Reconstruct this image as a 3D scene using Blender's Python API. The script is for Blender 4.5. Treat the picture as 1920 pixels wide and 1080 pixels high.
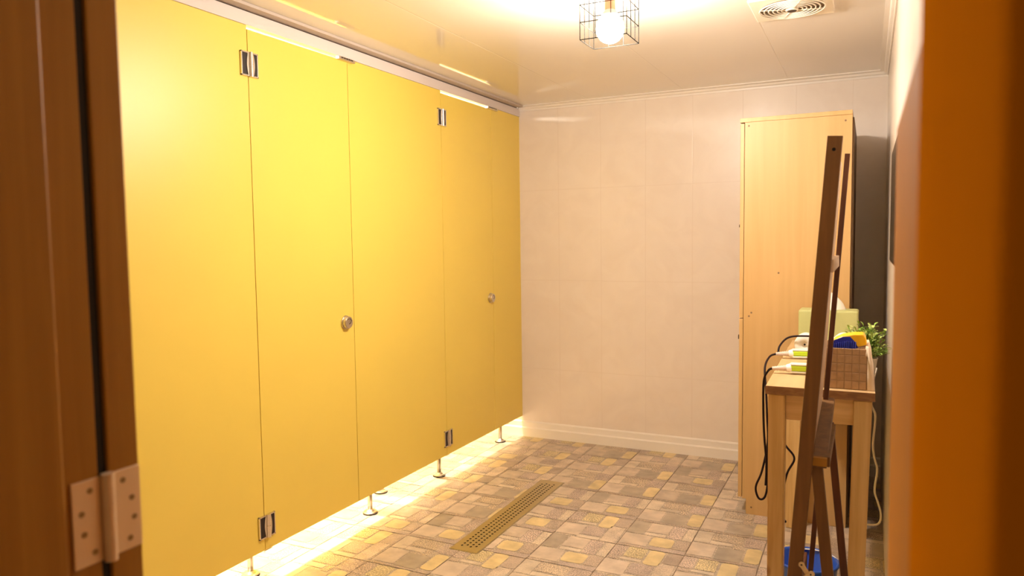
import bpy, bmesh, math, random
from mathutils import Vector, Matrix
random.seed(7)
for o in list(bpy.data.objects):
    bpy.data.objects.remove(o)
S = bpy.context.scene
COL = S.collection

# ------------------------------------------------------------------ camera
F_PX = 1376.8
YAW, PITCH, ROLL = -.4517, -.0663, -.013
CAM = Vector((0, 0, 1.35))
fw = Vector((math.sin(YAW)*math.cos(PITCH), math.cos(YAW)*math.cos(PITCH), math.sin(PITCH)))
r0 = Vector((math.cos(YAW), -math.sin(YAW), 0)); u0 = r0.cross(fw)
rt = r0*math.cos(ROLL) + u0*math.sin(ROLL); up = -r0*math.sin(ROLL) + u0*math.cos(ROLL)
cd = bpy.data.cameras.new('camera'); cam = bpy.data.objects.new('camera', cd); COL.objects.link(cam)
cam.matrix_world = Matrix(((rt.x, up.x, -fw.x, CAM.x), (rt.y, up.y, -fw.y, CAM.y), (rt.z, up.z, -fw.z, CAM.z), (0, 0, 0, 1)))
cd.sensor_width = 36; cd.lens = F_PX*36/1920; cd.clip_start = .02; cd.clip_end = 50
cd.dof.use_dof = True; cd.dof.focus_distance = 3.1; cd.dof.aperture_fstop = 4.5
S.camera = cam

# ------------------------------------------------------------------ world, lights, exposure
W = bpy.data.worlds.new('world'); S.world = W; W.use_nodes = True
W.node_tree.nodes['Background'].inputs[0].default_value = (1, .62, .28, 1)
W.node_tree.nodes['Background'].inputs[1].default_value = .22
S.view_settings.view_transform = 'Standard'; S.view_settings.look = 'None'
S.view_settings.exposure = 0; S.view_settings.gamma = 1; S.view_settings.use_curve_mapping = False
BULB_COL = (1, .90, .78); BULB_E = 950
STALL_COL = (1, .96, .84); STALL_E = 850

# ------------------------------------------------------------------ dimensions
XP, YB, XR, ZC = -2.122, 4.519, .0825, 2.235      # partition plane, back wall, right wall, ceiling
XL = -3.35                                          # wall behind the stalls
YN = .505                                           # room side of the near wall
YN0 = .19

# ------------------------------------------------------------------ helpers
def tag(o, label=None, cat=None, group=None, kind=None):
    if label: o['label'] = label
    if cat: o['category'] = cat
    if group: o['group'] = group
    if kind: o['kind'] = kind
    return o
def thing(name, label, cat, loc=(0, 0, 0), group=None, kind=None, rot=(0, 0, 0)):
    o = bpy.data.objects.new(name, None); COL.objects.link(o); o.location = loc; o.rotation_euler = rot
    o.empty_display_size = .05
    return tag(o, label, cat, group, kind)
def obj(name, bm, mats, parent=None, smooth=False):
    me = bpy.data.meshes.new(name)
    bmesh.ops.recalc_face_normals(bm, faces=bm.faces) if not getattr(bm, 'keep', 0) and False else None
    bm.to_mesh(me); bm.free()
    for m in (mats if isinstance(mats, (list, tuple)) else [mats]): me.materials.append(m)
    if smooth:
        for p in me.polygons: p.use_smooth = True
    o = bpy.data.objects.new(name, me); COL.objects.link(o)
    if parent:
        o.parent = parent
        # meshes are modelled in world coordinates, so shift back to the parent's frame
        me.transform(parent_world(parent).inverted())
    return o
def parent_world(p):
    m = p.matrix_basis.copy() if p.type == 'EMPTY' else Matrix()
    m = Matrix.LocRotScale(p.location, p.rotation_euler, None)
    while p.parent:
        p = p.parent
        m = Matrix.LocRotScale(p.location, p.rotation_euler, None) @ m
    return m
def NB(): return bmesh.new()
def box(bm, x0, y0, z0, x1, y1, z1, bev=0, mi=0, M=None, seg=2):
    t = bmesh.new()
    bmesh.ops.create_cube(t, size=1)
    for v in t.verts:
        v.co = Vector(((x0+x1)/2+v.co.x*(x1-x0), (y0+y1)/2+v.co.y*(y1-y0), (z0+z1)/2+v.co.z*(z1-z0)))
    if bev: bmesh.ops.bevel(t, geom=list(t.edges), offset=bev, segments=seg, affect='EDGES', profile=.5)
    merge(bm, t, mi, M)
def merge(bm, t, mi=0, M=None):
    if M is not None: t.transform(M)
    for f in t.faces: f.material_index = mi
    me = bpy.data.meshes.new('tmp'); t.to_mesh(me); t.free(); bm.from_mesh(me); bpy.data.meshes.remove(me)
def cyl(bm, p0, p1, r0, r1=None, n=20, mi=0, bev=0):
    p0, p1 = Vector(p0), Vector(p1); d = p1-p0
    t = bmesh.new(); bmesh.ops.create_cone(t, cap_ends=True, segments=n, radius1=r0, radius2=r0 if r1 is None else r1, depth=d.length)
    if bev: bmesh.ops.bevel(t, geom=[e for e in t.edges if len(e.link_faces) == 2 and any(len(f.verts) > 4 for f in e.link_faces)], offset=bev, segments=2, affect='EDGES')
    q = d.to_track_quat('Z', 'Y').to_matrix().to_4x4()
    merge(bm, t, mi, Matrix.Translation((p0+p1)/2) @ q)
def sph(bm, c, r, sc=(1, 1, 1), mi=0, n=20):
    t = bmesh.new(); bmesh.ops.create_uvsphere(t, u_segments=n, v_segments=n//2+2, radius=r)
    merge(bm, t, mi, Matrix.Translation(c) @ Matrix.Diagonal((*sc, 1)))
def smooth_path(pts, k=6):
    P = [Vector(p) for p in pts]; out = []
    for i in range(len(P)-1):
        a = P[max(i-1, 0)]; b = P[i]; c = P[i+1]; d = P[min(i+2, len(P)-1)]
        for j in range(k):
            t = j/k
            out.append(.5*((2*b)+(c-a)*t+(2*a-5*b+4*c-d)*t*t+(3*b-a-3*c+d)*t**3))
    out.append(P[-1]); return out
def tube(bm, pts, r, n=8, mi=0, closed=False):
    P = [Vector(p) for p in pts]; rings = []; prev = None
    for i, p in enumerate(P):
        a = P[i-1] if (i > 0 or closed) else p
        b = P[(i+1) % len(P)] if (i < len(P)-1 or closed) else p
        d = (b-a).normalized()
        if prev is None:
            s = d.cross(Vector((0, 0, 1)))
            if s.length < .1: s = d.cross(Vector((1, 0, 0)))
            s.normalize()
        else:
            s = (prev-d*prev.dot(d)).normalized()
        prev = s; w = d.cross(s)
        rr = r[i] if isinstance(r, (list, tuple)) else r
        rings.append([bm.verts.new(p+(s*math.cos(2*math.pi*k/n)+w*math.sin(2*math.pi*k/n))*rr) for k in range(n)])
    m = len(rings)
    for i in range(m if closed else m-1):
        A, B = rings[i], rings[(i+1) % m]
        for k in range(n):
            f = bm.faces.new((A[k], A[(k+1) % n], B[(k+1) % n], B[k])); f.material_index = mi
    if not closed:
        for R_ in (rings[0][::-1], rings[-1]): bm.faces.new(R_).material_index = mi
def prism(bm, poly, axis, a, b, mi=0):
    """extrude a 2D polygon along an axis between a and b"""
    def P(u, v, w): return {'x': (w, u, v), 'y': (u, w, v), 'z': (u, v, w)}[axis]
    A = [bm.verts.new(P(u, v, a)) for u, v in poly]; B = [bm.verts.new(P(u, v, b)) for u, v in poly]
    n = len(poly); fs = [bm.faces.new(A[::-1]), bm.faces.new(B)]
    for i in range(n): fs.append(bm.faces.new((A[i], A[(i+1) % n], B[(i+1) % n], B[i])))
    for f in fs: f.material_index = mi
    bmesh.ops.recalc_face_normals(bm, faces=fs)
def beam(bm, p0, p1, w, d, wdir=(1, 0, 0), bev=.002, mi=0):
    """bar from p0 to p1, w wide along wdir, d deep across"""
    p0, p1 = Vector(p0), Vector(p1); z = (p1-p0).normalized(); x = Vector(wdir); x = (x-z*x.dot(z)).normalized(); y = z.cross(x)
    M = Matrix(((x.x, y.x, z.x, 0), (x.y, y.y, z.y, 0), (x.z, y.z, z.z, 0), (0, 0, 0, 1)))
    L = (p1-p0).length
    box(bm, -w/2, -d/2, 0, w/2, d/2, L, bev, mi, Matrix.Translation(p0) @ M)

# ------------------------------------------------------------------ materials
def mat(name, col, rough=.5, metal=0, coat=0, spec=.5, coat_rough=.05):
    m = bpy.data.materials.new(name); m.use_nodes = True
    b = m.node_tree.nodes['Principled BSDF']
    b.inputs['Base Color'].default_value = (*col, 1); b.inputs['Roughness'].default_value = rough
    b.inputs['Metallic'].default_value = metal; b.inputs['Coat Weight'].default_value = coat
    b.inputs['Coat Roughness'].default_value = coat_rough
    b.inputs['Specular IOR Level'].default_value = spec
    return m
def nodes(m): return m.node_tree.nodes, m.node_tree.links, m.node_tree.nodes['Principled BSDF']
def ramp(N, stops):
    r = N.new('ShaderNodeValToRGB'); e = r.color_ramp.elements
    while len(e) > 1: e.remove(e[-1])
    e[0].position = stops[0][0]; e[0].color = (*stops[0][1], 1)
    for p, c in stops[1:]:
        q = e.new(p); q.color = (*c, 1)
    return r
def noisy(name, col, rough=.5, scale=8, amt=.06, bump=0, bscale=200, **kw):
    """base colour with faint mottling and a fine bump"""
    m = mat(name, col, rough, **kw); N, L, b = nodes(m)
    g = N.new('ShaderNodeNewGeometry'); t = N.new('ShaderNodeTexNoise'); t.inputs['Scale'].default_value = scale; t.inputs['Detail'].default_value = 4
    L.new(g.outputs['Position'], t.inputs['Vector'])
    r = ramp(N, [(.3, tuple(c*(1-amt) for c in col)), (.7, tuple(min(1, c*(1+amt)) for c in col))])
    L.new(t.outputs[0], r.inputs[0]); L.new(r.outputs[0], b.inputs['Base Color'])
    if bump:
        t2 = N.new('ShaderNodeTexNoise'); t2.inputs['Scale'].default_value = bscale
        L.new(g.outputs['Position'], t2.inputs['Vector'])
        bp = N.new('ShaderNodeBump'); bp.inputs['Strength'].default_value = bump; bp.inputs['Distance'].default_value = .002
        L.new(t2.outputs[0], bp.inputs['Height']); L.new(bp.outputs[0], b.inputs['Normal'])
    return m
def wood(name, dark, light, stretch=(40, 40, 1.5), rough=.5, amt=1, knots=False, **kw):
    m = mat(name, light, rough, **kw); N, L, b = nodes(m)
    g = N.new('ShaderNodeTexCoord'); mp = N.new('ShaderNodeMapping'); mp.inputs['Scale'].default_value = stretch
    L.new(g.outputs['Object'], mp.inputs['Vector'])
    t = N.new('ShaderNodeTexNoise'); t.inputs['Scale'].default_value = 1; t.inputs['Detail'].default_value = 5; t.inputs['Distortion'].default_value = .6
    L.new(mp.outputs[0], t.inputs['Vector'])
    r = ramp(N, [(.3, dark), (.5, tuple((a+c)/2 for a, c in zip(dark, light))), (.68, light)])
    L.new(t.outputs[0], r.inputs[0]); out = r.outputs[0]
    if knots:
        v = N.new('ShaderNodeTexVoronoi'); v.inputs['Scale'].default_value = 1
        mp2 = N.new('ShaderNodeMapping'); mp2.inputs['Scale'].default_value = tuple((9, 9, 4.2)) if stretch[2] < 10 else (9, 4.2, 9)
        L.new(g.outputs['Object'], mp2.inputs['Vector']); L.new(mp2.outputs[0], v.inputs['Vector'])
        r2 = ramp(N, [(.05, (1, 1, 1)), (.12, (0, 0, 0))]); L.new(v.outputs['Distance'], r2.inputs[0])
        mx = N.new('ShaderNodeMix'); mx.data_type = 'RGBA'
        L.new(r2.outputs[0], mx.inputs[0]); L.new(out, mx.inputs[6]); mx.inputs[7].default_value = (.28, .09, .02, 1); out = mx.outputs[2]
    L.new(out, b.inputs['Base Color'])
    return m

M_yellow = noisy('yellow_laminate', (.82, .605, .105), rough=.40, scale=3, amt=.015, bump=.03, bscale=400)
M_seam_block = mat('olive_seam_block', (.55, .40, .03), .5)  # dark olive of the strips added to close the door seams
M_wallplain = noisy('painted_wall', (.78, .72, .64), .6)
M_trim = mat('white_pvc_trim', (.84, .78, .72), .35)
M_header = mat('white_header_rail', (.70, .61, .565), .4)
M_trim_tan = mat('beige_edge_trim', (.52, .43, .36), .5)
M_cab = wood('pale_birch_laminate', (.55, .34, .13), (.60, .375, .155), (30, 30, 1.2), .45)
M_cab_edge = mat('cabinet_dark_edge', (.20, .12, .06), .6)
M_pine = wood('pine', (.56, .33, .11), (.74, .50, .21), (38, 38, 2.2), .5, knots=True)
M_pine_top = wood('pine_top', (.52, .33, .15), (.66, .45, .23), (18, 1.6, 18), .45, knots=True)
M_pine_end = wood('pine_end_grain', (.20, .09, .035), (.33, .16, .06), (30, 30, 90), .6)
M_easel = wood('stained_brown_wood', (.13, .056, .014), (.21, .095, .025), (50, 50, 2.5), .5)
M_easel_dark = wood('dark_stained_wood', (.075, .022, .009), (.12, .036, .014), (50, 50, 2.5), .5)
M_board = mat('pale_board', (.68, .50, .34), .6)
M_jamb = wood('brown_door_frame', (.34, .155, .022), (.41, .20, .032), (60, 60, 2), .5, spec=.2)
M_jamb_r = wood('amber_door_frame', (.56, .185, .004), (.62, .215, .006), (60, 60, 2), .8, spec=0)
M_wains = wood('amber_panel', (.48, .19, .016), (.52, .22, .022), (60, 60, 2), .7, spec=.1)
M_gap_shade = mat('dark_gap', (.012, .008, .005), .8)  # near-black colour standing in for the shade inside narrow gaps
M_chrome = mat('brushed_chrome', (.80, .76, .72), .22, metal=1)
M_foot = mat('dull_chrome', (.50, .46, .41), .35, metal=1)
M_steel = mat('satin_steel', (.70, .64, .56), .38, metal=1)
M_hinge = mat('aged_nickel_hinge', (.78, .60, .40), .5, metal=.55)
M_black = mat('black_insert', (.018, .010, .010), .35)
M_rubber = mat('black_rubber', (.012, .012, .013), .5)
M_white = mat('white_plastic', (.86, .83, .78), .35)
M_ivory = mat('ivory_plastic', (.82, .74, .62), .4)
M_lime = mat('lime_plastic', (.50, .72, .03), .35)
M_pink = mat('pale_relief_plastic', (.72, .58, .50), .5)
M_cord = mat('black_cord', (.016, .005, .006), .6, spec=.2)
M_blue = mat('blue_plastic', (.02, .10, .52), .35)
M_bristle = mat('blue_bristles', (.012, .022, .30), .6)
M_brushy = mat('yellow_plastic', (.95, .52, .01), .4)
M_tissuebox = noisy('pale_green_card', (.47, .48, .20), .6, scale=30, amt=.03)
M_tissue = mat('white_tissue', (.88, .84, .78), .9)
M_mirror = mat('mirror_glass', (.85, .85, .85), .04, metal=1)
M_copper = mat('copper_socket', (.80, .36, .20), .35, metal=.6)
M_wire = mat('dark_wire', (.006, .0055, .005), .7, spec=0)
M_hole = mat('dark_hole', (.006, .005, .004), .9)

# glossy ceiling of wide plastic panels, joints run along the room
M_ceil = mat('glossy_ceiling_panel', (.80, .74, .66), .5, coat=1, coat_rough=.05)
N, L, b = nodes(M_ceil)
g = N.new('ShaderNodeNewGeometry'); sp = N.new('ShaderNodeSeparateXYZ'); L.new(g.outputs['Position'], sp.inputs[0])
def joint(N, L, sock, period, off, width):
    a = N.new('ShaderNodeMath'); a.operation = 'SUBTRACT'; L.new(sock, a.inputs[0]); a.inputs[1].default_value = off
    c = N.new('ShaderNodeMath'); c.operation = 'DIVIDE'; L.new(a.outputs[0], c.inputs[0]); c.inputs[1].default_value = period
    d = N.new('ShaderNodeMath'); d.operation = 'ROUND'; L.new(c.outputs[0], d.inputs[0])
    e = N.new('ShaderNodeMath'); e.operation = 'SUBTRACT'; L.new(c.outputs[0], e.inputs[0]); L.new(d.outputs[0], e.inputs[1])
    f = N.new('ShaderNodeMath'); f.operation = 'ABSOLUTE'; L.new(e.outputs[0], f.inputs[0])
    h = N.new('ShaderNodeMapRange'); h.interpolation_type = 'SMOOTHSTEP'; L.new(f.outputs[0], h.inputs[0])
    h.inputs[1].default_value = 0; h.inputs[2].default_value = width/period; h.inputs[3].default_value = 0; h.inputs[4].default_value = 1
    return h.outputs[0]
j1 = joint(N, L, sp.outputs[0], .60, -1.62, .005)
nz = N.new('ShaderNodeTexNoise'); nz.inputs['Scale'].default_value = 2.2; L.new(g.outputs['Position'], nz.inputs['Vector'])
b1 = N.new('ShaderNodeBump'); b1.inputs['Strength'].default_value = .15; b1.inputs['Distance'].default_value = .003; L.new(nz.outputs[0], b1.inputs['Height'])
b2 = N.new('ShaderNodeBump'); b2.inputs['Strength'].default_value = .5; b2.inputs['Distance'].default_value = .0015; L.new(j1, b2.inputs['Height']); L.new(b1.outputs[0], b2.inputs['Normal'])
L.new(b2.outputs[0], b.inputs['Normal']); L.new(b2.outputs[0], b.inputs['Coat Normal'])

# glossy beige wall tiles, 29 cm wide, faint joints
def wall_tile(name, haxis):
    m = mat(name, (.80, .70, .62), .35, coat=.35, coat_rough=.06); N, L, b = nodes(m)
    g = N.new('ShaderNodeNewGeometry'); sp = N.new('ShaderNodeSeparateXYZ'); L.new(g.outputs['Position'], sp.inputs[0])
    jx = joint(N, L, sp.outputs[haxis], .2925, -1.258 if haxis == 0 else 1.2, .004)
    jz = joint(N, L, sp.outputs[2], .60, .472, .004)
    mn = N.new('ShaderNodeMath'); mn.operation = 'MULTIPLY'; L.new(jx, mn.inputs[0]); L.new(jz, mn.inputs[1])
    t = N.new('ShaderNodeTexNoise'); t.inputs['Scale'].default_value = 5; t.inputs['Detail'].default_value = 6; t.inputs['Distortion'].default_value = 1.5
    L.new(g.outputs['Position'], t.inputs['Vector'])
    r = ramp(N, [(.3, (.785, .685, .605)), (.7, (.825, .73, .65))]); L.new(t.outputs[0], r.inputs[0])
    mx = N.new('ShaderNodeMix'); mx.data_type = 'RGBA'; L.new(mn.outputs[0], mx.inputs[0]); mx.inputs[6].default_value = (.77, .665, .58, 1); L.new(r.outputs[0], mx.inputs[7])
    L.new(mx.outputs[2], b.inputs['Base Color'])
    t2 = N.new('ShaderNodeTexNoise'); t2.inputs['Scale'].default_value = 3; L.new(g.outputs['Position'], t2.inputs['Vector'])
    b1 = N.new('ShaderNodeBump'); b1.inputs['Strength'].default_value = .12; b1.inputs['Distance'].default_value = .002; L.new(t2.outputs[0], b1.inputs['Height'])
    b2 = N.new('ShaderNodeBump'); b2.inputs['Strength'].default_value = .35; b2.inputs['Distance'].default_value = .001; L.new(mn.outputs[0], b2.inputs['Height']); L.new(b1.outputs[0], b2.inputs['Normal'])
    L.new(b2.outputs[0], b.inputs['Normal']); L.new(b2.outputs[0], b.inputs['Coat Normal'])
    return m
M_tile_b = wall_tile('wall_tile_across', 0); M_tile_r = wall_tile('wall_tile_along', 1)

# printed stone floor: per-stone colour attribute + mottling
M_floor = mat('stone_print_tile', (.6, .5, .4), .42, coat=.12, coat_rough=.2); N, L, b = nodes(M_floor)
at = N.new('ShaderNodeVertexColor'); at.layer_name = 'stone'
g = N.new('ShaderNodeNewGeometry')
t1 = N.new('ShaderNodeTexNoise'); t1.inputs['Scale'].default_value = 14; t1.inputs['Detail'].default_value = 5; L.new(g.outputs['Position'], t1.inputs['Vector'])
t2 = N.new('ShaderNodeTexNoise'); t2.inputs['Scale'].default_value = 170; t2.inputs['Detail'].default_value = 2; L.new(g.outputs['Position'], t2.inputs['Vector'])
r1 = ramp(N, [(.3, (.80, .79, .78)), (.7, (1.12, 1.1, 1.06))]); L.new(t1.outputs[0], r1.inputs[0])
m1 = N.new('ShaderNodeMix'); m1.data_type = 'RGBA'; m1.blend_type = 'MULTIPLY'; m1.inputs[0].default_value = 1
L.new(at.outputs['Color'], m1.inputs[6]); L.new(r1.outputs[0], m1.inputs[7])
r2 = ramp(N, [(.38, (.62, .60, .58)), (.5, (1, 1, 1)), (.62, (1.75, 1.7, 1.55))]); L.new(t2.outputs[0], r2.inputs[0])
m2 = N.new('ShaderNodeMix'); m2.data_type = 'RGBA'; m2.blend_type = 'MULTIPLY'
L.new(at.outputs['Alpha'], m2.inputs[0]); L.new(m1.outputs[2], m2.inputs[6]); L.new(r2.outputs[0], m2.inputs[7])
L.new(m2.outputs[2], b.inputs['Base Color'])
bp = N.new('ShaderNodeBump'); bp.inputs['Strength'].default_value = .25; bp.inputs['Distance'].default_value = .002; L.new(t1.outputs[0], bp.inputs['Height']); L.new(bp.outputs[0], b.inputs['Normal'])

def emis(name, col, e):
    m = bpy.data.materials.new(name); m.use_nodes = True; N = m.node_tree.nodes; N.clear()
    em = N.new('ShaderNodeEmission'); em.inputs[0].default_value = (*col, 1); em.inputs[1].default_value = e
    o = N.new('ShaderNodeOutputMaterial'); m.node_tree.links.new(em.outputs[0], o.inputs[0]); return m

# ================================================================== SETTING
def quad_floor():
    bm = NB(); lay = bm.loops.layers.float_color.new('stone')
    def poly(pts, z, c, a):
        f = bm.faces.new([bm.verts.new((x, y, z)) for x, y in pts])
        for l in f.loops: l[lay] = (*c, a)
    def slab(x0, y0, x1, y1, z, c, a): poly([(x0, y0), (x1, y0), (x1, y1), (x0, y1)], z, c, a)
    BE, YE, BR, GR, MA, SP, OL, PA = (.62, .50, .40), (.70, .55, .30), (.45, .355, .29), (.43, .355, .28), (.47, .375, .33), (.49, .395, .31), (.52, .43, .27), (.64, .53, .42)
    types = {
     0: [(0, .5, .27, 1, GR, 0), (.28, .62, .62, 1, BE, 0), (.28, .5, .61, .6, PA, .2), (.62, .5, .84, 1, MA, .9), (.85, .5, 1, .98, PA, .4), (0, .08, .42, .48, BE, 0), (.43, .14, .78, .47, YE, 0), (0, 0, .45, .07, BR, .5), (.46, 0, 1, .13, MA, .3), (.79, .14, 1, .48, BR, .5)],
     1: [(0, .62, .2, 1, MA, .9), (.21, .64, .5, 1, OL, .9), (.52, .5, .76, 1, YE, 0), (.77, .62, 1, 1, BR, .2), (.18, .53, .5, .62, PA, .1), (0, .5, .17, .61, BR, .6), (0, .05, .38, .49, BE, 0), (.39, .14, .72, .49, MA, .5), (.36, 0, .72, .11, PA, .1), (.73, 0, .97, .61, BE, .3)],
     2: [(0, .56, .24, 1, PA, .1), (.25, .70, .7, 1, SP, .9), (.24, .56, .56, .68, PA, .1), (.57, .5, .7, .7, SP, 1), (0, .08, .37, .54, BE, 0), (.38, .06, .76, .5, GR, 0), (.77, .1, 1, .62, YE, 0), (.71, .64, 1, 1, MA, .7), (0, 0, .76, .06, BR, .6), (.77, 0, 1, .09, BR, .3)],
    }
    fixed = {(-1, 0): 1, (-1, 1): 0, (-1, 2): 2, (0, 1): 2, (-2, 1): 1, (-2, 2): 0, (0, 0): 1}
    tx, ty, ts = -.6808, 3.0437, .3001
    rnd = random.Random(3)
    slab(XL-.1, -2, 1.6, YB+.15, -.0022, (.24, .17, .12), .2)
    for i in range(-10, 9):
        for j in range(-17, 6):
            X, Y = tx+i*ts, ty+(j-1)*ts
            if X > 1.4 or X+ts < XL-.05 or Y > YB+.05 or Y+ts < -1.9: continue
            # tile index of the fixed map counts rows so that row 0 is the nearest one measured
            k = fixed.get((i, j), rnd.choice((0, 1, 2)))
            slab(X+.0018, Y+.0018, X+ts-.0018, Y+ts-.0018, -.0012, (.46, .38, .31), .5)
            dens = rnd.uniform(.93, 1.05)
            for (a, c, d, e, col, sp) in types[k]:
                g_ = .0022
                x0, y0, x1, y1 = X+a*ts+g_, Y+c*ts+g_, X+d*ts-g_, Y+e*ts-g_
                q = rnd.uniform(.92, 1.08)*dens
                cc = tuple(v*q for v in col)
                rad = .018 if col is YE else rnd.uniform(.002, .007)
                rad = min(rad, (x1-x0)*.4, (y1-y0)*.4)
                pts = []
                for (cx, cy, s) in ((x0+rad, y0+rad, 180), (x1-rad, y0+rad, 270), (x1-rad, y1-rad, 0), (x0+rad, y1-rad, 90)):
                    jx, jy = rnd.uniform(-.0014, .0014), rnd.uniform(-.0014, .0014)
                    for t in (0, 30, 60, 90):
                        an = math.radians(s+t); pts.append((cx+jx+rad*math.cos(an), cy+jy+rad*math.sin(an)))
                poly(pts, 0, cc, sp)
    o = obj('floor', bm, M_floor); return o
tag(quad_floor(), kind='structure')

bm = NB(); box(bm, XL-.1, YN0, ZC, XR+.1, YB+.1, ZC+.08); tag(obj('ceiling', bm, M_ceil), kind='structure')
bm = NB(); box(bm, XL-.1, YB, -.02, XR+.1, YB+.1, ZC+.08); tag(obj('wall_back', bm, M_tile_b), kind='structure')
bm = NB(); box(bm, XR, YN, -.02, XR+.1, YB, ZC+.08); tag(obj('wall_right', bm, M_tile_r), kind='structure')
bm = NB(); box(bm, XL-.1, YN0, -.02, XL, YB, ZC+.08); tag(obj('wall_left', bm, M_wallplain), kind='structure')
# near wall with the doorway the camera looks through
JL, JR, DZ = -.74, .026, 2.09
bm = NB()
box(bm, XL-.1, YN0, -.02, JL-.035, YN, ZC+.08)
box(bm, JR+.035, YN0+.02, -.02, 1.6, YN, ZC+.08)
box(bm, JL-.035, YN0, DZ+.035, JR+.035, YN, ZC+.08)
tag(obj('wall_front', bm, M_wallplain), kind='structure')

# skirting and cornice
bm = NB(); prism(bm, [(YB-.0005, 0), (YB-.022, 0), (YB-.022, .058), (YB-.012, .066), (YB-.012, .098), (YB-.004, .106), (YB-.0005, .106)], 'x', XL, XR)
tag(obj('baseboard_back', bm, M_trim), kind='structure')
bm = NB(); prism(bm, [(YB-.0005, ZC), (YB-.040, ZC), (YB-.040, ZC-.006), (YB-.022, ZC-.010), (YB-.018, ZC-.020), (YB-.008, ZC-.024), (YB-.006, ZC-.034), (YB-.0005, ZC-.034)], 'x', XP+.003, XR)
tag(obj('trim_1', bm, M_trim), kind='structure')
bm = NB(); prism(bm, [(XR-.0005, ZC), (XR-.040, ZC), (XR-.040, ZC-.006), (XR-.022, ZC-.010), (XR-.018, ZC-.020), (XR-.008, ZC-.024), (XR-.006, ZC-.034), (XR-.0005, ZC-.034)], 'y', YN+.01, YB-.041)
tag(obj('trim_2', bm, M_trim), kind='structure')
bm = NB(); box(bm, XP-.02, YN+.01, ZC-.0125, XP+.046, YB-.041, ZC-.0003, .001)
tag(obj('trim_3', bm, M_trim_tan), kind='structure')
bm = NB(); box(bm, XP-.02, YN+.01, ZC-.0172, XP-.006, YB-.002, ZC-.0093); tag(obj('groove_shade_strip', bm, M_gap_shade), kind='structure')  # dark strip painting the shade in the groove above the header

bm = NB(); box(bm, .028, YN+.001, .001, XR-.0005, .98, 1.475, .004); tag(obj('trim_4', bm, M_wains), kind='structure')

# door frame and folded-back door
D = thing('door_1', 'open doorway with brown wooden frame, door folded back against the wall', 'doorway', (JL, .35, 0), kind='structure')
bm = NB(); box(bm, JL-.034, YN0+.01, .001, JL, YN-.004, DZ, .001)
box(bm, JL, .22, .001, JL+.010, .460, DZ, .004)
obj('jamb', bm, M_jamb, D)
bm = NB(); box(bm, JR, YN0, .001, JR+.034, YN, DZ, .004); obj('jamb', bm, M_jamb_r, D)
bm = NB(); box(bm, JR+.034, YN0-.012, .001, JR+.12, YN0, DZ+.07, .003); box(bm, JL-.12, YN0-.012, .001, JL-.034, YN0-.0005, DZ+.07, .003)
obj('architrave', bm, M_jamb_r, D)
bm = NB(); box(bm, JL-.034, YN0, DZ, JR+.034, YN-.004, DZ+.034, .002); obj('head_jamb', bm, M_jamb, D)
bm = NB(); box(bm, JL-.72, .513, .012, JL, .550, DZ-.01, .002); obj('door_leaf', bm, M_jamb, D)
for zc in (.26, 1.056, 1.86):
    bm = NB()
    box(bm, JL-.0005, .469, zc-.046, JL+.0028, .5015, zc+.046, .0008)
    box(bm, JL-.0005, .516, zc-.046, JL+.0028, .5485, zc+.046, .0008)
    cyl(bm, (JL+.006, .5075, zc-.048), (JL+.006, .5075, zc+.048), .0068, n=20)
    h = obj('hinge', bm, M_hinge, D)
    bm = NB()
    for k, (ya, yb_) in enumerate(((.489, .5275), (.479, .5375), (.481, .5395), (.492, .5335))):
        z = zc+.034-k*.0225
        for y in (ya, yb_): cyl(bm, (JL+.0022, y, z), (JL+.0034, y, z), .0032, n=14)
    obj('screw', bm, mat('hinge_screw', (.30, .20, .10), .5, metal=.6) if zc < .3 else bpy.data.materials['hinge_screw'], h)
bm = NB(); box(bm, JL-.10, YN-.0035, .001, JL-.004, .5125, DZ-.02); obj('gap_shade_strip', bm, M_gap_shade, D)  # black filler painted as the shade between frame and door leaf

# ================================================================== STALL PARTITION
seams = (2.112, 2.706, 3.507, 4.105)
ZB, ZT, ZH = .1376, 2.1674, 2.2178
P = thing('toilet_partition', 'yellow laminate toilet stall partition on chrome feet along the left side', 'toilet partition', (XP-.01, 2.8, 0))
TH = .013
def panel(name, y0, y1, z1, x=XP):
    bm = NB(); box(bm, x-TH, y0+.0016, ZB, x, y1-.0016, z1, .0008); return obj(name, bm, M_yellow, P)
panel('panel', YN+.01, seams[0], ZT); panel('panel', seams[1], seams[2], ZT); panel('panel', seams[3], YB-.002, ZT)
d1 = panel('door', seams[0], seams[1], ZT-.013); d2 = panel('door', seams[2], seams[3], ZT-.013)
bm = NB(); box(bm, XP-.028, YN+.01, ZT+.0005, XP+.004, YB-.002, ZH, .0015); obj('header_rail', bm, M_header, P)
for y in (1.32, 3.105):
    bm = NB(); box(bm, XL+.002, y-.007, ZB, XP-TH-.001, y+.007, ZT, .0008); obj('divider', bm, M_yellow, P)
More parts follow.
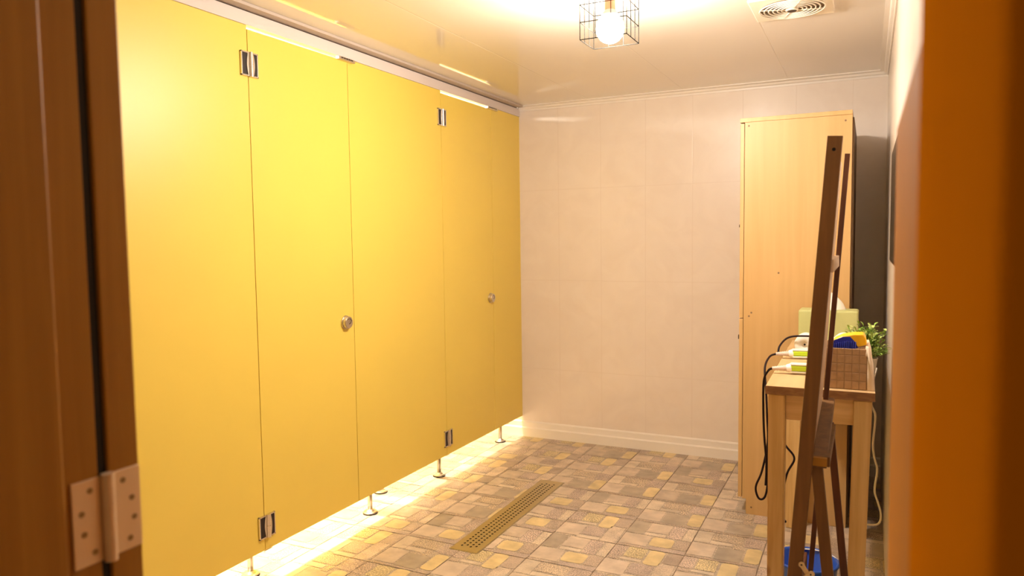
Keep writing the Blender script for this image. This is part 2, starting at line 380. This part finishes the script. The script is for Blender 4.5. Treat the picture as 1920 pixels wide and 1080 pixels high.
for (y, x) in ((1.15, -2.235), (2.14, -2.235), (2.898, -2.205), (3.17, -2.339), (3.534, -2.195), (4.31, -2.193)):
    bm = NB()
    cyl(bm, (x, y, .008), (x, y, ZB+.012), .0115, n=24)
    cyl(bm, (x, y, .012), (x, y, .022), .024, .014, n=28)
    cyl(bm, (x, y, 0), (x, y, .013), .034, n=32, bev=.003)
    f = obj('foot', bm, M_foot, P, smooth=False)
    for p in f.data.polygons: p.use_smooth = abs(p.normal.z) < .3
    bm = NB(); cyl(bm, (x, y, .0002), (x, y, .005), .036, n=32); obj('rubber_pad', bm, M_rubber, f)
    bm = NB(); box(bm, x-.014, y-.022, ZB-.012, XP-TH+.0004, y+.022, ZB+.002, .001) if x > -2.3 else box(bm, x-.014, y-.08, ZB-.010, x+.014, y+.01, ZB+.002, .001)
    obj('bracket', bm, M_chrome, f)
for y in seams:
    bm = NB(); box(bm, XP-TH-.0045, y-.012, ZB+.001, XP-TH-.0004, y+.012, ZT-.014); obj('seam_light_block', bm, M_seam_block, P)  # strip added behind each seam to block the stall light
def stall_hinge(y, z):
    bm = NB(); hw, hh = .046, .046
    x0, x1 = XP+.0002, XP+.009
    cy_ = y+.0045
    for s, w in ((-1, hw), (1, hw-.008)):
        # frame of each wing: outer edge, top, bottom and a curved inner edge
        yo, yi = cy_+s*w, cy_+s*.012
        lo, hi = sorted((yo, yo-s*.005)); box(bm, x0, lo, z-hh, x1, hi, z+hh, .0012)
        lo, hi = sorted((yo, yi))
        box(bm, x0, lo, z+hh-.006, x1, hi, z+hh, .0012); box(bm, x0, lo, z-hh, x1, hi, z-hh+.006, .0012)
        pts = []
        n = 10
        inner = [(cy_+s*.009, z-hh+.001), (cy_+s*.009, z+hh-.001)]
        curve = [(cy_+s*(.013+.007*math.sin(math.pi*k/n)), z+hh-.001-(2*hh-.002)*k/n) for k in range(n+1)]
        poly = inner+curve
        prism(bm, poly, 'x', x0, x1)
    cyl(bm, (XP+.0095, cy_, z+.0012), (XP+.0095, cy_, z+hh), .0082, n=20)
    cyl(bm, (XP+.0095, cy_, z-hh), (XP+.0095, cy_, z-.0012), .0082, n=20)
    cyl(bm, (XP+.0095, cy_, z-.003), (XP+.0095, cy_, z+.003), .0060, n=16)
    h = obj('hinge', bm, M_chrome, P)
    for s, w in ((-1, hw), (1, hw-.008)):
        bm = NB(); lo, hi = sorted((cy_+s*(w-.004), cy_+s*.012)); box(bm, x0, lo, z-hh+.004, XP+.006, hi, z+hh-.004)
        obj('insert', bm, M_black, h)
for y in (seams[0], seams[2]):
    stall_hinge(y+.002, 2.022); stall_hinge(y+.008, .234)
def knob(door, y, z):
    bm = NB(); cyl(bm, (XP-.0002, y, z), (XP+.008, y, z), .031, n=36, bev=.002); cyl(bm, (XP+.006, y, z), (XP+.024, y, z), .027, n=36, bev=.003)
    k = obj('indicator_lock', bm, M_steel, door)
    bm = NB()
    pts = [(XP+.0246, y+.014*math.sin(a), z+.006+.011*math.cos(a)) for a in [math.radians(q) for q in range(-50, 175, 15)]]
    tube(bm, pts, .0013, 6); cyl(bm, (XP+.0235, y+.001, z-.006), (XP+.0246, y+.001, z-.006), .0025, n=12)
    obj('coin_slot', bm, M_black, k)
knob(d1, 2.642, .985); knob(d2, 4.060, .986)
for door, y0, y1 in ((d1, 2.628, 2.742), (d2, 4.036, 4.168)):
    bm = NB(); ya = (y0+y1)/2
    box(bm, XP+.0003, y0, ZT-.016, XP+.018, y1, ZT-.002, .002)
    s = obj('door_stop', bm, M_steel, door)
    bm = NB()
    for k in range(5):
        q = y0+.016+k*(y1-y0-.03)/5; box(bm, XP+.0178, q, ZT-.0095, XP+.0186, q+(y1-y0)*.12, ZT-.0045)
    obj('slot', bm, M_black, s)
# flush ceiling lamps inside the stalls
for n_, y in (('first', 1.75), ('second', 2.5), ('last', 3.85)):
    t = thing('stall_light', {'first': 'round flush ceiling lamp in the stall nearest the doorway', 'second': 'round flush ceiling lamp in the middle stall', 'last': 'round flush ceiling lamp in the stall by the back wall'}[n_], 'lamp', (-2.55, y, ZC))
    bm = NB(); cyl(bm, (-2.55, y, ZC-.018), (-2.55, y, ZC-.0005), .105, n=32); obj('base', bm, M_white, t)
    bm = NB(); cyl(bm, (-2.55, y, ZC-.040), (-2.55, y, ZC-.019), .085, .098, n=32); obj('diffuser', bm, emis('stall_diffuser', STALL_COL, STALL_E), t)

# ================================================================== CAGE LAMP
LX, LY, LZ = -.820, 2.498, 2.076
t = thing('cage_lamp', 'glowing bulb in a black wire cage hanging just under the ceiling', 'lamp', (LX, LY, ZC))
bm = NB(); cyl(bm, (LX, LY, ZC-.014), (LX, LY, ZC-.0005), .05, n=32, bev=.003); obj('canopy', bm, M_wire, t)
bm = NB(); cyl(bm, (LX, LY, LZ+.060), (LX, LY, ZC-.014), .0185, n=24, bev=.002); obj('socket', bm, M_copper, t)
bm = NB(); sph(bm, (LX, LY, LZ), .049, (1, 1, 1.04)); 
bl = obj('bulb', bm, emis('bulb_glow', BULB_COL, BULB_E), t, True)
bm = NB(); cyl(bm, (LX, LY, LZ+.030), (LX, LY, LZ+.062), .0415, .019, n=28); obj('bulb_neck', bm, M_white, bl, True)
bm = NB(); h = .083; zb, zt_ = 2.030, 2.205; wr = .00125
x0, x1, y0, y1 = LX-h, LX+h, LY-h+.006, LY+h-.018
for k in range(4):
    for (p, q) in (((x0+(x1-x0)*k/3, y0), None), ((x0+(x1-x0)*k/3, y1), None), ((x0, y0+(y1-y0)*k/3), None), ((x1, y0+(y1-y0)*k/3), None)):
        cyl(bm, (*p, zb), (*p, zt_), wr, n=6)
for k in range(4):
    z = zb+(zt_-zb)*k/3
    for a, c in (((x0, y0), (x1, y0)), ((x1, y0), (x1, y1)), ((x1, y1), (x0, y1)), ((x0, y1), (x0, y0))):
        cyl(bm, (*a, z), (*c, z), wr*1.15, n=6)
for s in (-1, 1):
    cyl(bm, (LX, LY, zt_), (LX+s*h, LY, zt_), wr, n=6); cyl(bm, (LX, LY, zt_), (LX, y0 if s < 0 else y1, zt_), wr, n=6)
cyl(bm, (LX, LY, zt_-.004), (LX, LY, zt_+.010), .021, n=20)
obj('wire_cage', bm, M_wire, t)

# ================================================================== EXHAUST FAN
VX, VY = -.279, 3.072
t = thing('exhaust_fan', 'square white exhaust fan with round grille set in the ceiling', 'exhaust fan', (VX, VY, ZC))
bm = NB(); box(bm, VX-.146, VY-.146, ZC-.012, VX+.146, VY+.146, ZC-.0005, .005, seg=3); obj('housing', bm, M_ivory, t)
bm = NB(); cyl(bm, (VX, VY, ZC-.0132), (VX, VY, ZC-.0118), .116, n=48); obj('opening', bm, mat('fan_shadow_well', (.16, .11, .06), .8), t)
bm = NB()
for r in (.118, .101, .085, .069, .053, .038):
    tube(bm, [(VX+r*math.cos(a), VY+r*math.sin(a), ZC-.018) for a in [2*math.pi*k/48 for k in range(48)]], .0028, 6, closed=True)
for k in range(4):
    a = math.radians(20+k*90); c, s = math.cos(a), math.sin(a)
    tube(bm, [(VX+.02*c, VY+.02*s, ZC-.0195), (VX+.120*c, VY+.120*s, ZC-.0175)], .0026, 6)
obj('grille', bm, M_ivory, t, True)
bm = NB(); cyl(bm, (VX, VY, ZC-.024), (VX, VY, ZC-.012), .024, n=28, bev=.002); hb = obj('hub', bm, M_ivory, t)
bm = NB(); cyl(bm, (VX, VY, ZC-.0248), (VX, VY, ZC-.0238), .017, n=24); obj('badge', bm, M_black, hb)

# ================================================================== FLOOR DRAIN
DX0, DX1, DY0, DY1 = -1.625, -1.496, 2.700, 3.700
t = thing('floor_drain', 'long brushed metal slot drain with rows of small holes in the floor', 'drain', (-1.56, 3.2, 0))
bm = NB(); box(bm, DX0-.006, DY0-.006, -.002, DX1+.006, DY1+.006, .0016, .0005); obj('channel', bm, mat('drain_channel', (.50, .45, .34), .45, metal=1), t)
bm = NB(); box(bm, DX0, DY0, 0, DX1, DY1, .0030, .0006)
n = 36
for r in range(4):
    for k in range(n):
        cx_ = DX0+.129*(.245+.17*r); cy_ = DY0+.045+(DY1-DY0-.09)*(k+(.5 if r % 2 else 0))/n
        a_, b_ = .0062, .0085
        f = bm.faces.new([bm.verts.new((cx_+a_, cy_, .0033)), bm.verts.new((cx_, cy_+b_, .0033)), bm.verts.new((cx_-a_, cy_, .0033)), bm.verts.new((cx_, cy_-b_, .0033))]); f.material_index = 1
obj('grate', bm, [mat('brushed_drain_steel', (.62, .54, .36), .42, metal=1), M_hole], t)

# ================================================================== CABINET
CX0, CX1, CY0, CY1, CZ = -.533, -.072, 3.641, 4.400, 1.905
t = thing('tall_cabinet', 'tall pale birch cabinet standing against the back wall', 'cabinet', ((CX0+CX1)/2, 4.0, 0))
bm = NB()
pr = [(CX0+.018, 0), (CX1, 0), (CX1, CZ-.020), (CX0, CZ-.020), (CX0, .075), (CX0+.018, .075)]
prism(bm, pr, 'y', CY0, CY0+.018)
sd = obj('side_panel', bm, M_cab, t)
for (x, z) in ((-.376, 1.176), (-.497, .985), (-.508, .968), (-.515, 1.868), (-.490, .035), (-.10, 1.86)):
    bm = NB(); cyl(bm, (x, CY0-.0008, z), (x, CY0+.0005, z), .0045, n=12); obj('screw', bm, M_cab_edge, sd)
bm = NB(); prism(bm, pr, 'y', CY1-.018, CY1); obj('side_panel', bm, M_cab, t)
bm = NB(); box(bm, CX0-.022, CY0-.004, CZ-.0195, CX1, CY1+.004, CZ, .001); obj('top_panel', bm, M_cab, t)
bm = NB(); box(bm, CX1+.0005, CY0+.02, .01, CX1+.007, CY1-.004, CZ-.03); obj('back_panel', bm, M_cab_edge, t)
bm = NB(); box(bm, CX0+.02, CY0+.0185, .06, CX1-.001, CY1-.0185, .078); obj('bottom_panel', bm, M_cab, t)
bm = NB(); box(bm, CX0+.03, CY0+.0185, .001, CX0+.046, CY1-.0185, .0595); obj('plinth', bm, M_cab, t)
for z0, z1, kz in ((.080, .955, .86), (.959, CZ-.024, 1.40)):
    for y0, y1, ky in ((CY0+.001, 4.019, 3.99), (4.022, CY1-.001, 4.05)):
        bm = NB(); box(bm, CX0-.020, y0, z0, CX0-.0025, y1, z1, .0008); d = obj('door', bm, M_cab, t)
        bm = NB(); ky2 = CY0+.05 if y0 < 4 else CY1-.05
        cyl(bm, (CX0-.030, ky2, kz), (CX0-.020, ky2, kz), .012 if z0 < .5 else .007, .006, n=20); obj('knob', bm, M_black, d)

# ================================================================== TABLE
TZ = .868; TY0, TY1 = 2.468, 3.610
t = thing('console_table', 'narrow pine console table with square legs in front of the tall cabinet', 'table', (-.14, 3.04, 0))
bm = NB()
sh = -.018
A = [(-.290, TY0), (.027, TY0), (.027+sh, TY1), (-.290+sh, TY1)]
prism(bm, A, 'z', TZ-.027, TZ-.0008); obj('table_top', bm, M_pine_top, t)
bm = NB(); prism(bm, [(-.2905, TY0-.0012), (.0275, TY0-.0012), (.0275, TY0+.0001), (-.2905, TY0+.0001)], 'z', TZ-.027, TZ-.0008)
obj('end_grain', bm, M_pine_end, t)
ztop = TZ-.0275
for (xa, xb, ya, xo) in ((-.283, -.231, TY0+.006, 0), (-.032, .020, TY0+.006, -.016), (-.325, -.262, TY1-.075, 0), (-.045, .007, TY1-.075, 0)):
    bm = NB(); tt = bmesh.new(); bmesh.ops.create_cube(tt, size=1)
    for v in tt.verts:
        top = v.co.z > 0
        v.co = Vector(((xa+xb)/2+v.co.x*(xb-xa)*(1 if top else .92)+(0 if top else xo), ya+.026+v.co.y*.052, ztop if top else .0005))
    bmesh.ops.bevel(tt, geom=list(tt.edges), offset=.003, segments=2, affect='EDGES'); merge(bm, tt); obj('leg', bm, M_pine, t)
M_apr = wood('pine_apron', (.60, .36, .14), (.78, .52, .24), (2.2, 30, 38), .5)
for (xa, ya, xb, yb_) in ((-.2305, TY0+.016, -.0325, TY0+.036), (-.2615, TY1-.045, -.0455, TY1-.025)):
    bm = NB(); box(bm, xa, ya, ztop-.082, xb, yb_, ztop, .001); obj('apron', bm, M_apr, t)
for xx in (-.280, -.012):
    bm = NB(); box(bm, xx+(-.006 if xx < -.1 else 0), TY0+.0585, ztop-.082, xx+.018, TY1-.0755, ztop, .001); obj('apron', bm, M_pine_top, t)

# ================================================================== EASEL (folding wooden stand seen edge on)
t = thing('folding_easel', 'dark brown folding wooden easel standing in front of the pine table', 'easel', (-.12, 2.14, 0))
def fx(z): return -.188+.0714*z
YA, YF = 1.93, 2.335
bm = NB(); beam(bm, (fx(.004), YA, .004), (fx(1.585), YA, 1.585), .034, .022, bev=.0015); st = obj('stile', bm, M_easel, t)
bm = NB(); cyl(bm, (fx(1.553), YA-.0122, 1.553), (fx(1.553), YA-.0108, 1.553), .0042, n=16); obj('peg_hole', bm, M_hole, st)
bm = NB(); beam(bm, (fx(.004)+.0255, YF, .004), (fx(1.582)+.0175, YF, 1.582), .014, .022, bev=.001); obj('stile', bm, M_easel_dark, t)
bm = NB(); beam(bm, (fx(.775)+.0105, YA+.195, .775), (fx(1.552)+.0035, YA+.195, 1.552), .006, .365, bev=.001); obj('board', bm, M_board, t)
bm = NB(); box(bm, -.006, YA+.0115, -.016, .022, YF-.0115, .016, .002, M=Matrix.Translation((fx(1.28), 0, 1.275))); obj('crossbar', bm, M_board, t)
for z in (.755, .375):
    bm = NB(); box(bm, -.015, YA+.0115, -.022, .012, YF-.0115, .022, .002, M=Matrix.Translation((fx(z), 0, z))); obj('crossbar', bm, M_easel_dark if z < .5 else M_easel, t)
# hinged rear leg frame
bm = NB(); beam(bm, (-.026, YA+.03, .004), (-.108, YA+.03, .790), .027, .022, bev=.0015); obj('rear_leg', bm, M_easel, t)
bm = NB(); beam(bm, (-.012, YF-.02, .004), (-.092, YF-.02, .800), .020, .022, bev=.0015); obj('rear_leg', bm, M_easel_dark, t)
bm = NB(); box(bm, -.115, YA+.0185, .775, -.076, YF-.03, .800, .0015); rr = obj('hinge_rail', bm, M_easel, t)
bm = NB(); beam(bm, (-.100, YA+.012, .782), (-.098, YF+.01, .86), .034, .020, bev=.0015); obj('top_rail', bm, M_easel, t)
bm = NB(); box(bm, -.119, YA+.004, .779, -.082, YA+.018, .800, .001); obj('block', bm, M_jamb, rr)
bm = NB()
for (a, c) in (((-.136, YA-.014, .530), (-.102, YA-.014, .480)), ((-.160, YA-.018, .470), (-.112, YA-.018, .512))):
    beam(bm, a, c, .002, .012, wdir=(0, 1, 0), bev=.0008)
    for p in (a, c): cyl(bm, (p[0], p[1]-.002, p[2]), (p[0], p[1]+.002, p[2]), .0072, n=16)
bb = obj('metal_stay', bm, mat('cream_metal', (.72, .58, .36), .4, metal=.5), t)
for p in ((-.136, YA-.0165, .530), (-.114, YA-.0205, .511)):
    bm = NB(); cyl(bm, p, (p[0], p[1]+.002, p[2]), .0022, n=12); obj('rivet', bm, M_black, bb)

# ================================================================== BUCKET under the table
BX, BY, BZ = -.172, 2.66, .236
t = thing('blue_bucket', 'round blue plastic bucket on the floor under the pine table', 'bucket', (BX, BY, 0))
bm = NB()
prof = [(.0, .004), (.080, .004), (.084, .010), (.098, BZ-.012), (.106, BZ-.006), (.106, BZ), (.100, BZ+.001), (.095, BZ-.004), (.081, .014), (.0, .012)]
n = 40; rings = []
for (r, z) in prof:
    rings.append([bm.verts.new((BX+r*math.cos(2*math.pi*k/n), BY+r*math.sin(2*math.pi*k/n), z)) for k in range(n)] if r else [bm.verts.new((BX, BY, z))])
for A_, B_ in zip(rings, rings[1:]):
    for k in range(n):
        if len(A_) == 1: bm.faces.new((A_[0], B_[(k+1) % n], B_[k]))
        elif len(B_) == 1: bm.faces.new((A_[k], A_[(k+1) % n], B_[0]))
        else: bm.faces.new((A_[k], A_[(k+1) % n], B_[(k+1) % n], B_[k]))
bmesh.ops.recalc_face_normals(bm, faces=bm.faces); obj('pail', bm, M_blue, t, True)
bm = NB(); tube(bm, [(BX+.104*math.cos(a), BY+.104*math.sin(a)*.9, BZ-.004+.0035*math.sin(a*2)) for a in [math.radians(q) for q in range(0, 181, 12)]], .0026, 8); obj('handle', bm, M_white, t, True)

# ================================================================== THINGS ON THE TABLE
# tissue box
t = thing('tissue_box', 'pale green tissue box at the back end of the pine table', 'tissue box', (-.152, 3.52, TZ))
bm = NB(); box(bm, -.272, 3.455, TZ, -.032, 3.585, TZ+.155, .008, seg=3); obj('carton', bm, M_tissuebox, t)
bm = NB()
rnd = random.Random(4); n = 14; rows = []
for j in range(8):
    v = j/7; row = []
    for k in range(n):
        a = 2*math.pi*k/n; w = (.055*(1-v)**.7+.006)*(1+.22*math.sin(3*a+j*.5))
        row.append(bm.verts.new((-.150-.012*v+w*math.cos(a)*1.05, 3.52+w*.45*math.sin(a), TZ+.1545+.085*v+.006*math.sin(5*a)*v)))
    rows.append(row)
for A_, B_ in zip(rows, rows[1:]):
    for k in range(n): bm.faces.new((A_[k], A_[(k+1) % n], B_[(k+1) % n], B_[k]))
bm.faces.new(rows[-1]); obj('tissue', bm, M_tissue, t, True)
# white roll
t = thing('white_roll', 'small white roll lying on its side before the tissue box', 'roll', (-.228, 3.22, TZ))
rc = Vector((-.225, 3.22, TZ+.040))
bm = NB()
prof = [(.012, -.045), (.036, -.045), (.040, -.041), (.040, .041), (.036, .045), (.012, .045)]
n = 32; rings = [[bm.verts.new((rc.x+r*math.cos(2*math.pi*k/n), rc.y+z, rc.z+r*math.sin(2*math.pi*k/n))) for k in range(n)] for r, z in prof]
for i in range(len(rings)):
    A_, B_ = rings[i], rings[(i+1) % len(rings)]
    for k in range(n): bm.faces.new((A_[k], A_[(k+1) % n], B_[(k+1) % n], B_[k]))
bmesh.ops.recalc_face_normals(bm, faces=bm.faces); obj('paper', bm, M_tissue, t, True)
bm = NB(); cyl(bm, rc+Vector((0, -.040, 0)), rc+Vector((0, .040, 0)), .0125, n=20); obj('core', bm, M_ivory, t)
bm = NB(); cyl(bm, rc+Vector((0, -.0415, 0)), rc+Vector((0, -.0395, 0)), .004, n=12); obj('core_hole', bm, M_black, t)

# two hair irons with green handles; cords over the table edge
def iron(p, ang, label, cordpts):
    t = thing('hair_iron', label, 'hair iron', (p[0], p[1], TZ), group='hair irons on the pine table')
    M = Matrix.Translation((p[0], p[1], TZ)) @ Matrix.Rotation(ang, 4, 'Z')
    def T(x, y, z): return M @ Vector((x, y, z))
    bm = NB()
    for (z0, z1, mi) in ((.004, .0115, 0), (.0117, .0305, 1), (.0307, .038, 0)):
        box(bm, .0, -.016, z0, .150, .016, z1, .0035, mi, M)
    cyl(bm, T(-.012, 0, .019), T(.004, 0, .020), .013, .0175, n=20, mi=0)
    h = obj('handle', bm, [M_white, M_lime], t)
    bm = NB(); box(bm, .150, -.013, .006, .200, .013, .017, .003, M=M); box(bm, .150, -.013, .019, .200, .013, .031, .003, M=M); obj('plate', bm, M_black, t)
    bm = NB(); a = T(-.010, 0, .019); c = T(-.060, -.002, .016)
    cyl(bm, a, c, .010, .0055, n=16)
    for k in range(7):
        q = a.lerp(c, (k+.5)/7); e = (c-a).normalized()*.0018; cyl(bm, q-e, q+e, .0105-.0045*(k+.5)/7+.001, n=16)
    obj('strain_relief', bm, M_pink, t)
    bm = NB(); tube(bm, smooth_path([c+(a-c)*.1, c]+cordpts), .0040, 8); obj('cord', bm, M_cord, t, True)
    return t
iron((-.262, 3.055, 0), .16, 'green and white hair iron lying farther back on the pine table', [(-.342, 3.02, .875), (-.352, 2.96, .84), (-.342, 2.92, .76), (-.335, 2.9, .667), (-.332, 2.9, .564), (-.352, 2.9, .45), (-.374, 2.9, .385), (-.362, 2.9, .342), (-.340, 2.9, .352), (-.330, 2.9, .42), (-.331, 2.9, .56), (-.300, 2.92, .585), (-.262, 2.9, .552), (-.236, 2.9, .512), (-.262, 2.9, .45), (-.277, 2.9, .35), (-.270, 2.9, .272), (-.262, 2.9, .268)])
iron((-.238, 2.712, 0), .10, 'green and white hair iron lying nearest the front edge of the pine table', [(-.312, 2.72, .872), (-.330, 2.75, .83), (-.337, 2.8, .72), (-.340, 2.86, .60), (-.334, 2.885, .48), (-.337, 2.89, .40)])
# loose cord arching from behind the table edge
bm = NB(); tube(bm, smooth_path([(-.318, 3.10, TZ+.006), (-.315, 3.12, .905), (-.288, 3.16, .935), (-.235, 3.15, .946), (-.17, 3.15, .94), (-.12, 3.2, .885), (-.10, 3.25, TZ+.0045)]), .004, 8)
tag(obj('black_cable', bm, M_cord, None, True), 'black cable arching over the pine table before the white roll', 'cable')

# white mound of cloth
t = NB(); sph(t, (0, 0, 0), 1, n=28)
for v in t.verts:
    k = 1+.10*math.sin(4*v.co.x+3*v.co.y)+.05*math.sin(9*v.co.y+5*v.co.z)
    v.co = Vector((-.082+v.co.x*.055*k, 2.975+v.co.y*.050*k, TZ+.052+max(-.052, v.co.z*.062*k)))
tag(obj('white_towel', t, M_tissue, None, True), 'bunched white towel between the basket and the tissue box', 'towel')

# storage basket of brown weave with pale liner
BX0, BX1, BY0, BY1, BH = -.150, .004, 2.500, 2.690, .128
t = thing('storage_basket', 'brown woven storage basket on the front right corner of the pine table', 'basket', (-.07, 2.6, TZ))
M_weave = mat('brown_weave', (.42, .25, .12), .75); N, L, b = nodes(M_weave)
g = N.new('ShaderNodeNewGeometry'); sp = N.new('ShaderNodeSeparateXYZ'); L.new(g.outputs['Position'], sp.inputs[0])
jx = joint(N, L, sp.outputs[0], .0212, .003, .0022); jz = joint(N, L, sp.outputs[2], .027, TZ, .0022)
mm = N.new('ShaderNodeMath'); mm.operation = 'MULTIPLY'; L.new(jx, mm.inputs[0]); L.new(jz, mm.inputs[1])
ck = N.new('ShaderNodeTexNoise'); ck.inputs['Scale'].default_value = 60; L.new(g.outputs['Position'], ck.inputs['Vector'])
rr_ = ramp(N, [(.3, (.36, .21, .10)), (.7, (.46, .28, .14))]); L.new(ck.outputs[0], rr_.inputs[0])
mx = N.new('ShaderNodeMix'); mx.data_type = 'RGBA'; L.new(mm.outputs[0], mx.inputs[0]); mx.inputs[6].default_value = (.31, .175, .08, 1); L.new(rr_.outputs[0], mx.inputs[7]); L.new(mx.outputs[2], b.inputs['Base Color'])
bp = N.new('ShaderNodeBump'); bp.inputs['Strength'].default_value = .8; bp.inputs['Distance'].default_value = .002; L.new(mm.outputs[0], bp.inputs['Height']); L.new(bp.outputs[0], b.inputs['Normal'])
bm = NB(); box(bm, BX0, BY0, TZ, BX1, BY0+.005, TZ+BH, .0015); box(bm, BX0, BY1-.005, TZ, BX1, BY1, TZ+BH, .0015)
box(bm, BX0, BY0+.005, TZ, BX0+.005, BY1-.005, TZ+BH, .0015); box(bm, BX1-.005, BY0+.005, TZ, BX1, BY1-.005, TZ+BH, .0015); box(bm, BX0+.004, BY0+.004, TZ, BX1-.004, BY1-.004, TZ+.004)
obj('body', bm, M_weave, t)
bm = NB()   # linen flap hanging out over the right side
n = 12
cols = []
for k in range(n+1):
    y = BY0-.002+(BY1-BY0)*k/n; c = []
    for (dx, z) in ((-.006, BH-.02), (-.004, BH+.004), (.004, BH+.004), (.010, BH*.82), (.017, BH*.45), (.022, .0006), (.0006, .0006), (.0006, BH*.45), (.0006, BH*.82), (.0006, BH-.022)):
        c.append(bm.verts.new((BX1+dx+.0015*math.sin(k*1.7+z*60), y, TZ+z+(.004*math.sin(k*1.1) if z > .1 else 0))))
    cols.append(c)
for A_, B_ in zip(cols, cols[1:]):
    for i in range(len(A_)): bm.faces.new((A_[i], A_[(i+1) % len(A_)], B_[(i+1) % len(A_)], B_[i]))
bm.faces.new(cols[0][::-1]); bm.faces.new(cols[-1]); bmesh.ops.recalc_face_normals(bm, faces=bm.faces)
obj('liner', bm, mat('linen_liner', (.78, .62, .46), .85), t, True)

# cleaning brush lying across the basket
t = thing('cleaning_brush', 'yellow brush with blue bristles sticking out of the woven basket', 'brush', (-.05, 2.56, TZ+BH))
M = Matrix.Translation((-.045, 2.545, TZ+BH+.006)) @ Matrix.Rotation(math.radians(-6), 4, 'Y')
bm = NB(); pl = [(-.052, .008), (-.046, .020), (-.02, .031), (.015, .034), (.040, .032), (.046, .020), (.047, .0), (.020, -.006), (.010, .012), (-.01, .020), (-.03, .016)]
prism(bm, pl, 'y', -.018, .060); bm.transform(M); bmesh.ops.bevel(bm, geom=[e for e in bm.edges], offset=.0015, segments=1, affect='EDGES'); obj('brush_body', bm, M_brushy, t)
bm = NB()
pl = [(-.056, .012), (-.044, .021), (-.020, .029), (.002, .028), (.014, .012), (.022, -.007), (-.02, -.018), (-.048, -.024)]
prism(bm, pl, 'y', -.024, -.0185); 
rnd = random.Random(9)
for i in range(12):
    for j in range(4):
        x = -.050+i*.006; y = -.026-.003*j
        cyl(bm, (x, y, .016-abs(i-7)*.001), (x-.003, y-.002, -.022+i*.0012), .0022, n=5)
bm.transform(M); obj('bristles', bm, M_bristle, t)

# artificial plant rising behind the basket
t = thing('artificial_plant', 'small bushy green plant at the right side of the basket', 'plant', (.0, 2.76, TZ))
PX, PY = .004, 2.80
bm = NB(); prof = [(.0, 0), (.024, 0), (.032, .055), (.034, .058), (.030, .058), (.028, .052), (0, .052)]
n = 24; rings = [[bm.verts.new((PX+r*math.cos(2*math.pi*k/n), PY+r*math.sin(2*math.pi*k/n), TZ+z)) for k in range(n)] if r else [bm.verts.new((PX, PY, TZ+z))] for r, z in prof]
for A_, B_ in zip(rings, rings[1:]):
    for k in range(n):
        if len(A_) == 1: bm.faces.new((A_[0], B_[(k+1) % n], B_[k]))
        elif len(B_) == 1: bm.faces.new((A_[k], A_[(k+1) % n], B_[0]))
        else: bm.faces.new((A_[k], A_[(k+1) % n], B_[(k+1) % n], B_[k]))
bmesh.ops.recalc_face_normals(bm, faces=bm.faces); obj('pot', bm, M_ivory, t, True)
lv = NB(); sm = NB(); rnd = random.Random(12)
def leaf(bm, p, d, ln, w, mi):
    d = d.normalized(); s = d.cross(Vector((0, 0, 1)))
    if s.length < .1: s = Vector((1, 0, 0))
    s.normalize(); up_ = s.cross(d).normalized(); prev = None
    for k in range(6):
        u = k/5; c = p+d*ln*u-Vector((0, 0, 1))*ln*.35*u*u; ww = w*math.sin(math.pi*min(1, .12+u*.88))**.8
        row = (bm.verts.new(c-s*ww+up_*ww*.35), bm.verts.new(c), bm.verts.new(c+s*ww+up_*ww*.35))
        if prev:
            for i in (0, 1): bm.faces.new((prev[i], prev[i+1], row[i+1], row[i])).material_index = mi
        prev = row
for i in range(95):
    a = rnd.uniform(0, 2*math.pi); tilt = rnd.uniform(.1, 1.45); L_ = rnd.uniform(.075, .118)
    e = Vector((math.cos(a)*math.sin(tilt)*.78, math.sin(a)*math.sin(tilt), math.cos(tilt)))
    base = Vector((PX-.010+rnd.uniform(-.016, .016), PY+rnd.uniform(-.014, .014), TZ+.048))
    pts = [base+Vector((e.x*L_*u**1.4, e.y*L_*u**1.4, e.z*L_*u+.012*u)) for u in (0, .25, .5, .75, 1)]
    for q in pts: q.x = min(q.x, .060)
    tube(sm, pts, .0009, 5)
    for k in range(9):
        u = .35+.65*k/8; ip = min(int(u*4), 3); p = pts[ip].lerp(pts[ip+1], u*4-ip)
        dd = Vector((rnd.uniform(-1, 1), rnd.uniform(-1, 1), rnd.uniform(-.1, .9)))+e*.6
        leaf(lv, p, dd, rnd.uniform(.018, .028), rnd.uniform(.0034, .0052), rnd.randint(0, 1))
for v in lv.verts: v.co.x = min(v.co.x, .078)
obj('leaves', lv, [mat('leaf_green', (.22, .36, .05), .5), mat('leaf_pale_green', (.48, .58, .16), .5)], t)
obj('stems', sm, mat('stem_green', (.08, .15, .03), .6), t)

# white cable hanging down behind the right side of the table
bm = NB(); tube(bm, smooth_path([(.034, 2.95, TZ-.002), (.021, 2.9, .80), (.021, 2.9, .739), (.034, 2.9, .70), (.028, 2.9, .60), (.033, 2.9, .55), (.043, 2.9, .505), (.036, 2.9, .43), (.048, 2.9, .385), (.058, 2.9, .343), (.050, 2.9, .308), (.014, 2.9, .300), (-.02, 2.92, .305)]), .0036, 8)
tag(obj('white_cable', bm, M_ivory, None, True), 'cream cable hanging in loose bends down the right side of the table', 'cable')

# mirror on the right wall
t = thing('wall_mirror', 'dark framed mirror hung on the right wall beyond the doorway', 'mirror', (XR, 2.6, 1.45))
bm = NB(); box(bm, XR-.012, 2.28, 1.255, XR-.0005, 2.95, 1.635, .001); obj('frame', bm, M_easel_dark, t)
bm = NB(); box(bm, XR-.0135, 2.285, 1.26, XR-.0125, 2.935, 1.63); obj('mirror_glass', bm, M_mirror, t)
